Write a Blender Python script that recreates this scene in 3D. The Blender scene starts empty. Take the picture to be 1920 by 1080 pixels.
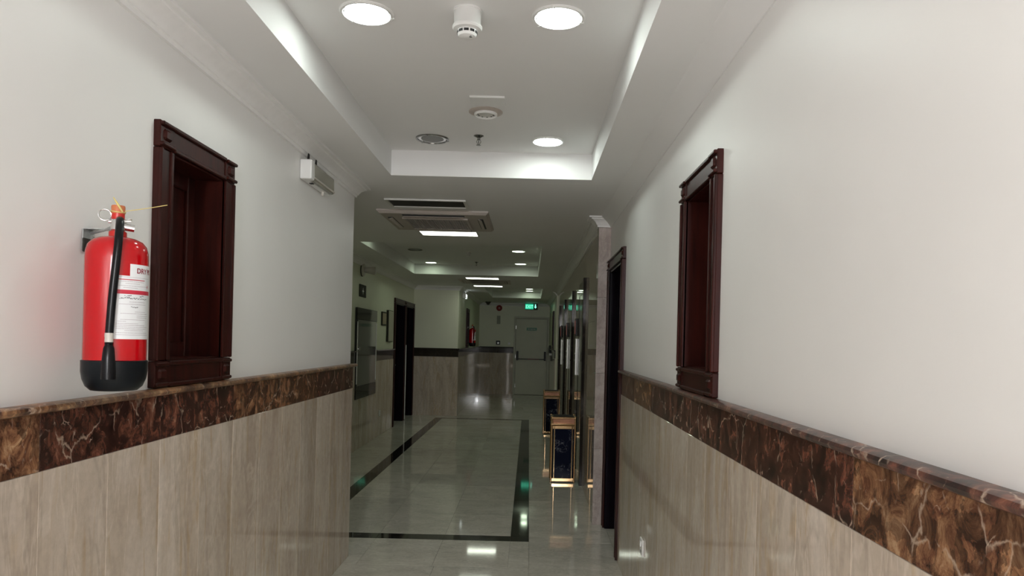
import bpy, bmesh, math, random
from mathutils import Vector, Matrix

SC = bpy.context.scene
COL = SC.collection
PI = math.pi
random.seed(7)

# ------------------------------------------------------------------ camera
EYE = 1.49
FPX = 1330.0
cam = bpy.data.cameras.new('camera')
cam.sensor_fit = 'HORIZONTAL'
cam.sensor_width = 36.0
cam.lens = FPX / 1920.0 * 36.0
cam.shift_x = -32.0 / 1920.0
cam.shift_y = 99.0 / 1920.0
cam.clip_start = 0.02
cam.clip_end = 200
cam_ob = bpy.data.objects.new('camera', cam)
COL.objects.link(cam_ob)
ROLL = math.radians(1.4)
c_, s_ = math.cos(ROLL), math.sin(ROLL)
cam_ob.matrix_world = Matrix(((c_, -s_, 0, 0), (0, 0, -1, 0), (s_, c_, 0, EYE), (0, 0, 0, 1)))
SC.camera = cam_ob

# ------------------------------------------------------------------ world, added lamps, exposure
world = bpy.data.worlds.new('world')
SC.world = world
world.use_nodes = True
world.node_tree.nodes['Background'].inputs[0].default_value = (0.75, 0.8, 0.85, 1)
world.node_tree.nodes['Background'].inputs[1].default_value = 0.06
SC.view_settings.view_transform = 'Standard'
SC.view_settings.look = 'None'
SC.view_settings.gamma = 1.0
SC.view_settings.use_curve_mapping = False
SC.view_settings.exposure = 0.80

# unseen lamps added behind the camera: frontal light and an upward fill
def area_light(name, loc, rot, sx, sy, power, col, spread=PI):
    l = bpy.data.lights.new(name, 'AREA')
    l.shape = 'RECTANGLE'
    l.size, l.size_y, l.energy, l.color = sx, sy, power, col
    o = bpy.data.objects.new(name, l)
    COL.objects.link(o)
    o.location, o.rotation_euler = loc, rot
    l.spread = spread
    return o
area_light('unseen_front_light', (0.26, -5.05, 2.30), (math.radians(84), 0, 0), 0.40, 0.30, 85, (0.97, 0.98, 1.0))  # stands in for light from behind; set high, clear of stone reflections
area_light('added_ceiling_fill', (-0.08, -2.8, 0.03), (math.radians(180), 0, 0), 1.35, 4.2, 73, (1.0, 0.98, 0.98), math.radians(150))  # added lamp facing up from floor level to brighten the near ceiling

LAMP_NEAR = 26.0
LAMP_FAR = 9.5
PANEL = 4.2
COOL = (0.90, 1.0, 0.93)
FARC = (0.80, 1.0, 0.72)

try:
    SC.cycles.use_denoising = True
    SC.cycles.max_bounces = 10
    SC.cycles.diffuse_bounces = 6
    SC.cycles.glossy_bounces = 6
    SC.cycles.sample_clamp_indirect = 6.0
    SC.cycles.caustics_reflective = False
    SC.cycles.caustics_refractive = False
except Exception:
    pass

# ------------------------------------------------------------------ materials
def new_mat(name):
    m = bpy.data.materials.new(name)
    m.use_nodes = True
    nt = m.node_tree
    b = nt.nodes['Principled BSDF']
    return m, nt, b

def N(nt, t, **kw):
    n = nt.nodes.new(t)
    for k, v in kw.items():
        setattr(n, k, v)
    return n

def simple(name, col, rough=0.5, metal=0.0, emit=None, estr=0.0, coat=0.0, alpha=None, trans=0.0):
    m, nt, b = new_mat(name)
    b.inputs['Base Color'].default_value = (*col, 1)
    b.inputs['Roughness'].default_value = rough
    b.inputs['Metallic'].default_value = metal
    if coat:
        b.inputs['Coat Weight'].default_value = coat
        b.inputs['Coat Roughness'].default_value = 0.08
    if emit:
        b.inputs['Emission Color'].default_value = (*emit, 1)
        b.inputs['Emission Strength'].default_value = estr
    if trans:
        b.inputs['Transmission Weight'].default_value = trans
    return m

def grainy(name, col, var=0.06, scale=30.0, rough=0.6, bump=0.02, metal=0.0, coat=0.0):
    m, nt, b = new_mat(name)
    geo = N(nt, 'ShaderNodeNewGeometry')
    no = N(nt, 'ShaderNodeTexNoise')
    no.inputs['Scale'].default_value = scale
    no.inputs['Detail'].default_value = 5
    nt.links.new(geo.outputs['Position'], no.inputs['Vector'])
    r = N(nt, 'ShaderNodeValToRGB')
    r.color_ramp.elements[0].position = 0.3
    r.color_ramp.elements[1].position = 0.7
    r.color_ramp.elements[0].color = (*[x * (1 - var) for x in col], 1)
    r.color_ramp.elements[1].color = (*[min(1, x * (1 + var)) for x in col], 1)
    nt.links.new(no.outputs['Fac'], r.inputs['Fac'])
    nt.links.new(r.outputs['Color'], b.inputs['Base Color'])
    b.inputs['Roughness'].default_value = rough
    b.inputs['Metallic'].default_value = metal
    if coat:
        b.inputs['Coat Weight'].default_value = coat
        b.inputs['Coat Roughness'].default_value = 0.12
    if bump:
        bp = N(nt, 'ShaderNodeBump')
        bp.inputs['Strength'].default_value = bump
        bp.inputs['Distance'].default_value = 0.01
        nt.links.new(no.outputs['Fac'], bp.inputs['Height'])
        nt.links.new(bp.outputs['Normal'], b.inputs['Normal'])
    return m

def piece_coords(nt, scale):
    """world position stretched, shifted by each piece's own random number"""
    geo = N(nt, 'ShaderNodeNewGeometry')
    oi = N(nt, 'ShaderNodeObjectInfo')
    mul = N(nt, 'ShaderNodeVectorMath', operation='MULTIPLY')
    mul.inputs[1].default_value = scale
    nt.links.new(geo.outputs['Position'], mul.inputs[0])
    sc = N(nt, 'ShaderNodeMath', operation='MULTIPLY')
    sc.inputs[1].default_value = 37.0
    nt.links.new(oi.outputs['Random'], sc.inputs[0])
    add = N(nt, 'ShaderNodeVectorMath', operation='ADD')
    nt.links.new(mul.outputs[0], add.inputs[0])
    nt.links.new(sc.outputs[0], add.inputs[1])
    return add.outputs[0], oi.outputs['Random']

def ramp(nt, stops):
    r = N(nt, 'ShaderNodeValToRGB')
    e = r.color_ramp.elements
    while len(e) < len(stops):
        e.new(0.5)
    for el, (p, c) in zip(e, stops):
        el.position = p
        el.color = (*c, 1)
    return r

def mixc(nt, fac, a, b, mode='MIX'):
    m = N(nt, 'ShaderNodeMix', data_type='RGBA', blend_type=mode)
    if isinstance(fac, float):
        m.inputs[0].default_value = fac
    else:
        nt.links.new(fac, m.inputs[0])
    for i, x in ((6, a), (7, b)):
        if isinstance(x, tuple):
            m.inputs[i].default_value = (*x, 1)
        else:
            nt.links.new(x, m.inputs[i])
    return m.outputs[2]

def noise(nt, vec, scale, detail=5, rough=0.55, dist=0.0):
    n = N(nt, 'ShaderNodeTexNoise')
    n.inputs['Scale'].default_value = scale
    n.inputs['Detail'].default_value = detail
    n.inputs['Roughness'].default_value = rough
    n.inputs['Distortion'].default_value = dist
    nt.links.new(vec, n.inputs['Vector'])
    return n.outputs['Fac']

def marble(name, dark, mid, light, streak, stretch, rough, streak_amt=0.5, rnd=0.18, ior=1.5):
    m, nt, b = new_mat(name)
    v, rn = piece_coords(nt, stretch)
    f1 = noise(nt, v, 1.6, 6, 0.6, 0.6)
    r1 = ramp(nt, [(0.30, dark), (0.48, mid), (0.68, light)])
    nt.links.new(f1, r1.inputs['Fac'])
    f2 = noise(nt, v, 3.7, 4, 0.5, 1.2)
    r2 = ramp(nt, [(0.54, (0, 0, 0)), (0.66, (1, 1, 1))])
    nt.links.new(f2, r2.inputs['Fac'])
    k = N(nt, 'ShaderNodeMath', operation='MULTIPLY')
    k.inputs[1].default_value = streak_amt
    nt.links.new(r2.outputs['Color'], k.inputs[0])
    c = mixc(nt, k.outputs[0], r1.outputs['Color'], streak)
    # thin veins, pale and brown
    for sc, off, colv, amt in ((1.3, 3.1, light, 0.35), (1.0, 7.7, dark, 0.30)):
        av = N(nt, 'ShaderNodeVectorMath', operation='ADD')
        av.inputs[1].default_value = (off, off * 2, off * 3)
        nt.links.new(v, av.inputs[0])
        fv = noise(nt, av.outputs[0], sc, 5, 0.6, 0.9)
        rv = ramp(nt, [(0.480, (0, 0, 0)), (0.499, (1, 1, 1)), (0.501, (1, 1, 1)), (0.520, (0, 0, 0))])
        nt.links.new(fv, rv.inputs['Fac'])
        mv = N(nt, 'ShaderNodeMath', operation='MULTIPLY')
        mv.inputs[1].default_value = amt
        nt.links.new(rv.outputs['Color'], mv.inputs[0])
        c = mixc(nt, mv.outputs[0], c, tuple(min(1.0, x * (1.18 if colv is light else 0.72)) for x in colv))
    # fine grain
    geo2 = N(nt, 'ShaderNodeNewGeometry')
    f3 = noise(nt, geo2.outputs['Position'], 38.0, 5, 0.65)
    r3 = ramp(nt, [(0.3, (0.90, 0.90, 0.90)), (0.7, (1.07, 1.07, 1.07))])
    nt.links.new(f3, r3.inputs['Fac'])
    c = mixc(nt, 1.0, c, r3.outputs['Color'], 'MULTIPLY')
    mr = N(nt, 'ShaderNodeMapRange')
    mr.inputs['To Min'].default_value = 1 - rnd
    mr.inputs['To Max'].default_value = 1 + rnd * 0.6
    nt.links.new(rn, mr.inputs['Value'])
    hv = N(nt, 'ShaderNodeHueSaturation')
    nt.links.new(mr.outputs[0], hv.inputs['Value'])
    nt.links.new(c, hv.inputs['Color'])
    nt.links.new(hv.outputs['Color'], b.inputs['Base Color'])
    b.inputs['Roughness'].default_value = rough
    b.inputs['IOR'].default_value = ior
    return m

def emperador(name, rough=0.22, vein_amt=0.7):
    m, nt, b = new_mat(name)
    v, rn = piece_coords(nt, (7.0, 7.0, 5.5))
    f1 = noise(nt, v, 2.2, 10, 0.74, 0.9)
    r1 = ramp(nt, [(0.38, (0.016, 0.007, 0.006)), (0.50, (0.060, 0.022, 0.016)), (0.60, (0.16, 0.062, 0.040)), (0.70, (0.33, 0.19, 0.125))])
    nt.links.new(f1, r1.inputs['Fac'])
    r1b = ramp(nt, [(0.36, (0.030, 0.013, 0.009)), (0.45, (0.12, 0.052, 0.028)), (0.54, (0.24, 0.13, 0.065)), (0.66, (0.42, 0.29, 0.17))])
    nt.links.new(f1, r1b.inputs['Fac'])
    sel = ramp(nt, [(0.45, (0, 0, 0)), (0.98, (1, 1, 1))])
    nt.links.new(rn, sel.inputs['Fac'])
    c = mixc(nt, sel.outputs['Color'], r1.outputs['Color'], r1b.outputs['Color'])
    # broken chips
    vc = N(nt, 'ShaderNodeTexVoronoi', feature='F1')
    vc.inputs['Scale'].default_value = 3.4
    wob = N(nt, 'ShaderNodeTexNoise')
    wob.inputs['Scale'].default_value = 3.0
    wob.inputs['Detail'].default_value = 8
    nt.links.new(v, wob.inputs['Vector'])
    ad = N(nt, 'ShaderNodeVectorMath', operation='ADD')
    nt.links.new(v, ad.inputs[0])
    nt.links.new(wob.outputs['Color'], ad.inputs[1])
    half = N(nt, 'ShaderNodeVectorMath', operation='SCALE')
    half.inputs['Scale'].default_value = 0.42
    nt.links.new(wob.outputs['Color'], half.inputs[0])
    ad2 = N(nt, 'ShaderNodeVectorMath', operation='ADD')
    nt.links.new(v, ad2.inputs[0])
    nt.links.new(half.outputs[0], ad2.inputs[1])
    nt.links.new(ad.outputs[0], vc.inputs['Vector'])
    sep = N(nt, 'ShaderNodeSeparateColor')
    nt.links.new(vc.outputs['Color'], sep.inputs[0])
    rc = ramp(nt, [(0.0, (0.45, 0.42, 0.42)), (0.6, (1.0, 0.95, 0.9)), (1.0, (1.7, 1.6, 1.5))])
    nt.links.new(sep.outputs[0], rc.inputs['Fac'])
    c = mixc(nt, 0.8, c, rc.outputs['Color'], 'MULTIPLY')
    # crack veins
    for sc, wd, lo in ((0.8, 0.018, 0.44), (1.9, 0.022, 0.56)):
        vo = N(nt, 'ShaderNodeTexVoronoi', feature='DISTANCE_TO_EDGE')
        vo.inputs['Scale'].default_value = sc
        nt.links.new(ad2.outputs[0], vo.inputs['Vector'])
        rv = ramp(nt, [(0.0, (1, 1, 1)), (wd, (0, 0, 0))])
        nt.links.new(vo.outputs['Distance'], rv.inputs['Fac'])
        f4 = noise(nt, v, 2.2 * sc, 3)
        r4 = ramp(nt, [(lo, (0, 0, 0)), (lo + 0.1, (1, 1, 1))])
        nt.links.new(f4, r4.inputs['Fac'])
        mm = N(nt, 'ShaderNodeMath', operation='MULTIPLY')
        nt.links.new(rv.outputs['Color'], mm.inputs[0])
        nt.links.new(r4.outputs['Color'], mm.inputs[1])
        m2 = N(nt, 'ShaderNodeMath', operation='MULTIPLY')
        m2.inputs[1].default_value = vein_amt
        nt.links.new(mm.outputs[0], m2.inputs[0])
        c = mixc(nt, m2.outputs[0], c, (0.50, 0.38, 0.29))
    nt.links.new(c, b.inputs['Base Color'])
    b.inputs['Roughness'].default_value = rough
    return m

def veined_dark(name, base, vein, amt=0.5, rough=0.08, scale=9.0, width=0.025, spec=0.5):
    m, nt, b = new_mat(name)
    v, rn = piece_coords(nt, (1, 1, 1))
    vo = N(nt, 'ShaderNodeTexVoronoi', feature='DISTANCE_TO_EDGE')
    vo.inputs['Scale'].default_value = scale
    wob = N(nt, 'ShaderNodeTexNoise')
    wob.inputs['Scale'].default_value = scale
    wob.inputs['Detail'].default_value = 5
    nt.links.new(v, wob.inputs['Vector'])
    sc = N(nt, 'ShaderNodeVectorMath', operation='SCALE')
    sc.inputs['Scale'].default_value = 0.25
    nt.links.new(wob.outputs['Color'], sc.inputs[0])
    ad = N(nt, 'ShaderNodeVectorMath', operation='ADD')
    nt.links.new(v, ad.inputs[0])
    nt.links.new(sc.outputs[0], ad.inputs[1])
    nt.links.new(ad.outputs[0], vo.inputs['Vector'])
    rv = ramp(nt, [(0.0, (1, 1, 1)), (width, (0, 0, 0))])
    nt.links.new(vo.outputs['Distance'], rv.inputs['Fac'])
    f4 = noise(nt, v, scale * 0.6, 3)
    r4 = ramp(nt, [(0.47, (0, 0, 0)), (0.62, (1, 1, 1))])
    nt.links.new(f4, r4.inputs['Fac'])
    mm = N(nt, 'ShaderNodeMath', operation='MULTIPLY')
    nt.links.new(rv.outputs['Color'], mm.inputs[0])
    nt.links.new(r4.outputs['Color'], mm.inputs[1])
    m2 = N(nt, 'ShaderNodeMath', operation='MULTIPLY')
    m2.inputs[1].default_value = amt
    nt.links.new(mm.outputs[0], m2.inputs[0])
    c = mixc(nt, m2.outputs[0], base, vein)
    nt.links.new(c, b.inputs['Base Color'])
    b.inputs['Roughness'].default_value = rough
    b.inputs['Specular IOR Level'].default_value = spec
    return m

def wood(name, dark, light, rough=0.25, spec=0.3):
    m, nt, b = new_mat(name)
    v, rn = piece_coords(nt, (26.0, 26.0, 1.6))
    f = noise(nt, v, 1.5, 6, 0.6, 0.5)
    r = ramp(nt, [(0.3, dark), (0.7, light)])
    nt.links.new(f, r.inputs['Fac'])
    nt.links.new(r.outputs['Color'], b.inputs['Base Color'])
    b.inputs['Roughness'].default_value = rough
    b.inputs['Specular IOR Level'].default_value = spec
    return m

M = {}
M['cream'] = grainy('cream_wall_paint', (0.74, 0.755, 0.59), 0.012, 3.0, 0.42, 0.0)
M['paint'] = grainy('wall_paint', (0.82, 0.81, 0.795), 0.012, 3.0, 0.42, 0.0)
M['ceil'] = grainy('ceiling_paint', (0.80, 0.795, 0.79), 0.01, 2.0, 0.6, 0.0)
M['plaster'] = grainy('cornice_plaster', (0.84, 0.83, 0.82), 0.02, 25.0, 0.5, 0.0)
M['beige'] = marble('beige_marble', (0.44, 0.355, 0.285), (0.54, 0.455, 0.375), (0.64, 0.56, 0.485),
                    (0.46, 0.32, 0.17), (4.2, 4.2, 0.8), 0.03, 0.45, 0.06)
M['pink'] = marble('pink_grey_marble', (0.36, 0.30, 0.27), (0.46, 0.39, 0.36), (0.55, 0.49, 0.46),
                   (0.33, 0.28, 0.25), (5.0, 5.0, 3.0), 0.06, 0.3, 0.08)
M['tile'] = marble('floor_marble', (0.56, 0.54, 0.47), (0.64, 0.62, 0.54), (0.71, 0.69, 0.61),
                   (0.78, 0.76, 0.69), (2.2, 3.6, 2.0), 0.05, 0.35, 0.10)
M['band'] = emperador('brown_marble', 0.2)
M['rail'] = emperador('brown_marble_rail', 0.3, 0.9)
M['blackmarble'] = veined_dark('black_marble', (0.022, 0.021, 0.019), (0.25, 0.23, 0.2), 0.5, 0.05, 5.0, 0.02)
M['portal'] = veined_dark('dark_portal_marble', (0.018, 0.014, 0.012), (0.2, 0.16, 0.12), 0.5, 0.05, 6.0, 0.02, 0.2)
M['shadedband'] = veined_dark('shaded_brown_marble', (0.030, 0.023, 0.018), (0.2, 0.16, 0.12), 0.5, 0.08, 8.0, 0.02, 0.4)  # brown band stone with the lobby's dimness put into its colour
M['bluemarble'] = veined_dark('dark_blue_marble', (0.010, 0.012, 0.026), (0.45, 0.47, 0.52), 0.7, 0.05, 13.0, 0.03, 0.01)
M['wood'] = wood('mahogany', (0.014, 0.003, 0.002), (0.045, 0.0075, 0.005), 0.32, 0.2)
M['wooddark'] = wood('dark_door_wood', (0.004, 0.003, 0.005), (0.009, 0.006, 0.011), 0.25, 0.08)
M['grout'] = simple('grout', (0.34, 0.31, 0.27), 0.8)
M['groutlight'] = simple('grout_light', (0.55, 0.52, 0.46), 0.8)
M['red'] = simple('red_lacquer', (0.48, 0.002, 0.006), 0.13, coat=0.0)
M['redcap'] = simple('red_plastic', (0.55, 0.02, 0.015), 0.35)
M['orange'] = simple('orange_cap', (0.55, 0.16, 0.06), 0.45)
M['yellow'] = simple('yellow_tie', (0.62, 0.50, 0.18), 0.5)
M['rubber'] = grainy('black_rubber', (0.005, 0.007, 0.009), 0.2, 60, 0.28, 0.05)
M['hose'] = simple('black_hose', (0.004, 0.004, 0.005), 0.25)
M['chrome'] = simple('chrome', (0.75, 0.75, 0.75), 0.15, 1.0)
M['darkchrome'] = simple('dull_chrome', (0.30, 0.30, 0.29), 0.22, 1.0)
M['steel'] = grainy('brushed_steel', (0.60, 0.60, 0.58), 0.06, 80, 0.28, 0.0, 1.0)
M['brightsteel'] = simple('bright_steel', (0.92, 0.92, 0.90), 0.35, 0.3)
M['liftdoor'] = simple('lift_door_panel', (0.42, 0.40, 0.34), 0.07, 0.0)
M['galv'] = grainy('galvanised_plate', (0.55, 0.58, 0.58), 0.12, 60, 0.35, 0.0, 0.8)
M['brass'] = simple('polished_brass', (0.62, 0.41, 0.22), 0.14, 1.0)
M['label'] = simple('paper_label', (0.80, 0.82, 0.84), 0.3)
M['labelred'] = simple('label_red', (0.55, 0.03, 0.06), 0.35)
M['ink'] = simple('ink', (0.03, 0.03, 0.04), 0.6)
M['inkgrey'] = simple('ink_grey', (0.42, 0.36, 0.40), 0.6)
M['inkred'] = simple('ink_red', (0.30, 0.03, 0.05), 0.6)
M['plastic'] = grainy('white_plastic', (0.80, 0.80, 0.79), 0.01, 20, 0.3, 0.0)
M['plasticdim'] = grainy('cream_plastic', (0.56, 0.53, 0.48), 0.03, 20, 0.35, 0.0)
M['diffoff'] = simple('unlit_diffuser', (0.30, 0.29, 0.24), 0.2, coat=0.4)
M['black'] = simple('matt_black', (0.008, 0.008, 0.008), 0.5)
M['dark'] = grainy('dark_filter', (0.030, 0.028, 0.022), 0.3, 120, 0.8, 0.0)
M['aluminium'] = simple('painted_aluminium', (0.70, 0.69, 0.66), 0.35, 0.2)
M['acpanel'] = grainy('aged_panel', (0.50, 0.44, 0.40), 0.06, 6, 0.4, 0.0)
M['acslat'] = simple('grille_slat', (0.42, 0.38, 0.36), 0.4)
M['greyrefl'] = simple('unlit_lamp_glass', (0.20, 0.20, 0.19), 0.4)
M['lampnear'] = simple('lit_lamp_near', (1, 1, 1), 0.4, emit=COOL, estr=LAMP_NEAR)
M['lampfar'] = simple('lit_lamp_far', (1, 1, 1), 0.4, emit=FARC, estr=LAMP_FAR)
M['panelnear'] = simple('lit_diffuser', (1, 1, 1), 0.4, emit=(0.95, 1.0, 0.90), estr=PANEL)
M['panelfar'] = simple('lit_diffuser_far', (1, 1, 1), 0.4, emit=(0.92, 1.0, 0.84), estr=PANEL)
M['ring'] = simple('lamp_ring', (0.75, 0.77, 0.75), 0.12, 0.9)
M['greenlit'] = simple('sign_green_lit', (0.0, 0.2, 0.1), 0.4, emit=(0.02, 0.85, 0.45), estr=0.38)
M['whitelit'] = simple('sign_letter_lit', (0.3, 0.9, 0.7), 0.4, emit=(0.30, 1.0, 0.72), estr=0.75)
M['greensign'] = simple('green_sign', (0.02, 0.22, 0.12), 0.4)
M['doorcream'] = grainy('fire_door_paint', (0.58, 0.58, 0.44), 0.03, 4, 0.4, 0.0)
M['doorframe'] = grainy('fire_door_frame_paint', (0.50, 0.50, 0.38), 0.03, 4, 0.4, 0.0)
M['glass'] = simple('dark_glass', (0.05, 0.052, 0.05), 0.05, 0.0, coat=1.0)
M['plaque'] = simple('gold_plaque', (0.38, 0.30, 0.16), 0.3, 0.8)
M['board'] = grainy('notice_board', (0.42, 0.40, 0.30), 0.08, 10, 0.4, 0.0)
M['bell'] = simple('bell_red', (0.26, 0.02, 0.015), 0.35)
M['greyplate'] = simple('grey_plate', (0.33, 0.34, 0.26), 0.5)
M['indicator'] = simple('indicator_red', (0.2, 0.02, 0.02), 0.3, emit=(0.8, 0.12, 0.08), estr=0.06)

for k_ in ('rubber', 'hose'):
    M[k_].node_tree.nodes['Principled BSDF'].inputs['Specular IOR Level'].default_value = 0.22

# ------------------------------------------------------------------ mesh helpers
def box(bm, x0, x1, y0, y1, z0, z1, bev=0.0, segs=1):
    if x0 > x1: x0, x1 = x1, x0
    if y0 > y1: y0, y1 = y1, y0
    if z0 > z1: z0, z1 = z1, z0
    v = [bm.verts.new(p) for p in ((x0, y0, z0), (x1, y0, z0), (x1, y1, z0), (x0, y1, z0),
                                   (x0, y0, z1), (x1, y0, z1), (x1, y1, z1), (x0, y1, z1))]
    fs = [bm.faces.new([v[i] for i in f]) for f in ((3, 2, 1, 0), (4, 5, 6, 7), (0, 1, 5, 4),
                                                     (1, 2, 6, 5), (2, 3, 7, 6), (3, 0, 4, 7))]
    if bev > 0:
        es = set()
        for f in fs:
            es.update(f.edges)
        bmesh.ops.bevel(bm, geom=list(es), offset=bev, segments=segs, affect='EDGES', profile=0.5)

def lathe(bm, prof, segs=24, c=(0, 0, 0), axis='Z', close=True):
    """profile of (radius, height) turned about an axis through c"""
    def P(r, h, a):
        x, y = r * math.cos(a), r * math.sin(a)
        if axis == 'Z': return (c[0] + x, c[1] + y, c[2] + h)
        if axis == 'Y': return (c[0] + x, c[1] + h, c[2] - y)
        return (c[0] + h, c[1] + x, c[2] + y)
    rings = []
    for r, h in prof:
        if r < 1e-6:
            rings.append([bm.verts.new(P(0, h, 0))])
        else:
            rings.append([bm.verts.new(P(r, h, 2 * PI * i / segs)) for i in range(segs)])
    for a, b in zip(rings[:-1], rings[1:]):
        for i in range(segs):
            j = (i + 1) % segs
            if len(a) == 1 and len(b) == 1:
                continue
            if len(a) == 1:
                bm.faces.new((a[0], b[j], b[i]))
            elif len(b) == 1:
                bm.faces.new((a[i], a[j], b[0]))
            else:
                bm.faces.new((a[i], a[j], b[j], b[i]))
    if close:
        if len(rings[0]) > 1: bm.faces.new(list(reversed(rings[0])))
        if len(rings[-1]) > 1: bm.faces.new(rings[-1])

def tube(bm, pts, r, segs=8, closed=False):
    pts = [Vector(p) for p in pts]
    n = len(pts)
    rr = r if isinstance(r, (list, tuple)) else [r] * n
    rings = []
    up = None
    for i, p in enumerate(pts):
        if closed:
            t = pts[(i + 1) % n] - pts[i - 1]
        else:
            t = pts[min(i + 1, n - 1)] - pts[max(i - 1, 0)]
        t.normalize()
        if up is None:
            up = Vector((0, 0, 1)) if abs(t.z) < 0.9 else Vector((1, 0, 0))
        s = t.cross(up).normalized()
        up = s.cross(t).normalized()
        rings.append([bm.verts.new(p + s * math.cos(2 * PI * k / segs) * rr[i] + up * math.sin(2 * PI * k / segs) * rr[i])
                      for k in range(segs)])
    m = n if closed else n - 1
    for i in range(m):
        a, b = rings[i], rings[(i + 1) % n]
        for k in range(segs):
            j = (k + 1) % segs
            bm.faces.new((a[k], a[j], b[j], b[k]))
    if not closed:
        bm.faces.new(list(reversed(rings[0])))
        bm.faces.new(rings[-1])

def extrude_profile(bm, prof, p0, p1, e0=0.0, e1=0.0, inward=(1, 0)):
    """profile (d, z) swept from p0 to p1 (xy); d grows along inward; e0/e1: end stretch per unit d (mitre)"""
    p0, p1 = Vector((*p0, 0)), Vector((*p1, 0))
    t = (p1 - p0).normalized()
    iw = Vector((*inward, 0))
    A = [bm.verts.new(p0 + iw * d - t * (d * e0) + Vector((0, 0, z))) for d, z in prof]
    B = [bm.verts.new(p1 + iw * d + t * (d * e1) + Vector((0, 0, z))) for d, z in prof]
    n = len(prof)
    for i in range(n):
        j = (i + 1) % n
        bm.faces.new((A[i], A[j], B[j], B[i]))
    bm.faces.new(A)
    bm.faces.new(list(reversed(B)))

def obj(name, bm, mat, parent=None, smooth=False, loc=None):
    bmesh.ops.recalc_face_normals(bm, faces=bm.faces[:])
    me = bpy.data.meshes.new(name)
    bm.to_mesh(me)
    bm.free()
    if smooth:
        for p in me.polygons:
            p.use_smooth = True
        try:
            me.set_sharp_from_angle(angle=math.radians(35))
        except Exception:
            pass
    me.materials.append(mat)
    o = bpy.data.objects.new(name, me)
    COL.objects.link(o)
    if parent: o.parent = parent
    if loc: o.location = loc
    return o

def bx(name, mat, parent, *dims, bev=0.0, segs=1, loc=None):
    bm = bmesh.new()
    box(bm, *dims, bev=bev, segs=segs)
    return obj(name, bm, mat, parent, loc=loc)

def lt(name, mat, parent, prof, segs=24, c=(0, 0, 0), axis='Z', close=True):
    bm = bmesh.new()
    lathe(bm, prof, segs, c, axis, close)
    return obj(name, bm, mat, parent, smooth=True)

def tb(name, mat, parent, pts, r, segs=8, closed=False):
    bm = bmesh.new()
    tube(bm, pts, r, segs, closed)
    return obj(name, bm, mat, parent, smooth=True)

def tag(o, label=None, cat=None, group=None, kind=None):
    if label: o['label'] = label
    if cat: o['category'] = cat
    if group: o['group'] = group
    if kind: o['kind'] = kind
    return o

def thing(name, label, cat, loc=(0, 0, 0), rz=0.0, group=None, kind=None):
    o = bpy.data.objects.new(name, None)
    o.empty_display_size = 0.1
    COL.objects.link(o)
    o.location = loc
    o.rotation_euler = (0, 0, rz)
    return tag(o, label, cat, group, kind)

def copy_tree(o, parent=None):
    c = o.copy()
    COL.objects.link(c)
    if parent: c.parent = parent
    for ch in list(o.children):
        copy_tree(ch, c)
    return c

def dup(root, loc, rz, label):
    c = copy_tree(root)
    c.location = loc
    c.rotation_euler = (0, 0, rz)
    c['label'] = label
    return c

_cache = {}
def piece(name, parent, mat, size, center, bev=0.0015):
    """one slab of stone: meshes shared between slabs of the same size"""
    key = (name, mat.name, tuple(round(x, 4) for x in size), bev)
    me = _cache.get(key)
    if me is None:
        bm = bmesh.new()
        a, b, c = (x / 2 for x in size)
        box(bm, -a, a, -b, b, -c, c, bev=bev)
        bmesh.ops.recalc_face_normals(bm, faces=bm.faces[:])
        me = bpy.data.meshes.new(name)
        bm.to_mesh(me)
        bm.free()
        me.materials.append(mat)
        _cache[key] = me
    o = bpy.data.objects.new(name, me)
    COL.objects.link(o)
    o.parent = parent
    o.location = center
    return o

RL, RR, RE = -PI / 2, PI / 2, PI     # things on a left wall, a right wall, a wall at the end

# ------------------------------------------------------------------ dimensions
XL, XR = -1.205, 0.65          # near corridor walls
XLB = -2.25                    # lobby left wall
XF = -1.38                     # far corridor left wall
XP = 0.55                      # pillar face / far right wall
XLIFT = 0.58                   # lift wall
Y0, YC, YP, YF, YE = -5.0, 4.80, 5.80, 13.75, 19.5
YLE = 14.6                     # end of the lift wall
CL, CU = 2.51, 2.67            # ceiling, coffer ceiling
ZT, ZB = 1.307, 1.14           # dado top, underside of the brown band
T = 0.015                      # stone thickness

def wall_mesh(name, cells, mat=None):
    bm = bmesh.new()
    for c in cells:
        box(bm, *c)
    o = obj(name, bm, mat or M['paint'])
    return tag(o, kind='structure')

def with_hole(x0, x1, y0, y1, z0, z1, holes):
    """boxes of a wall running in y, around holes (ya, yb, za, zb)"""
    out, y = [], y0
    for ya, yb, za, zb in sorted(holes):
        out.append((x0, x1, y, ya, z0, z1))
        if za > z0: out.append((x0, x1, ya, yb, z0, za))
        if zb < z1: out.append((x0, x1, ya, yb, zb, z1))
        y = yb
    out.append((x0, x1, y, y1, z0, z1))
    return out

W1 = (2.30, 2.765)             # openings of the windows (y)
W2 = (2.475, 2.945)
WZ = (1.375, 2.10)
D1 = (4.93, 5.70)
DZ = 2.07

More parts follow.
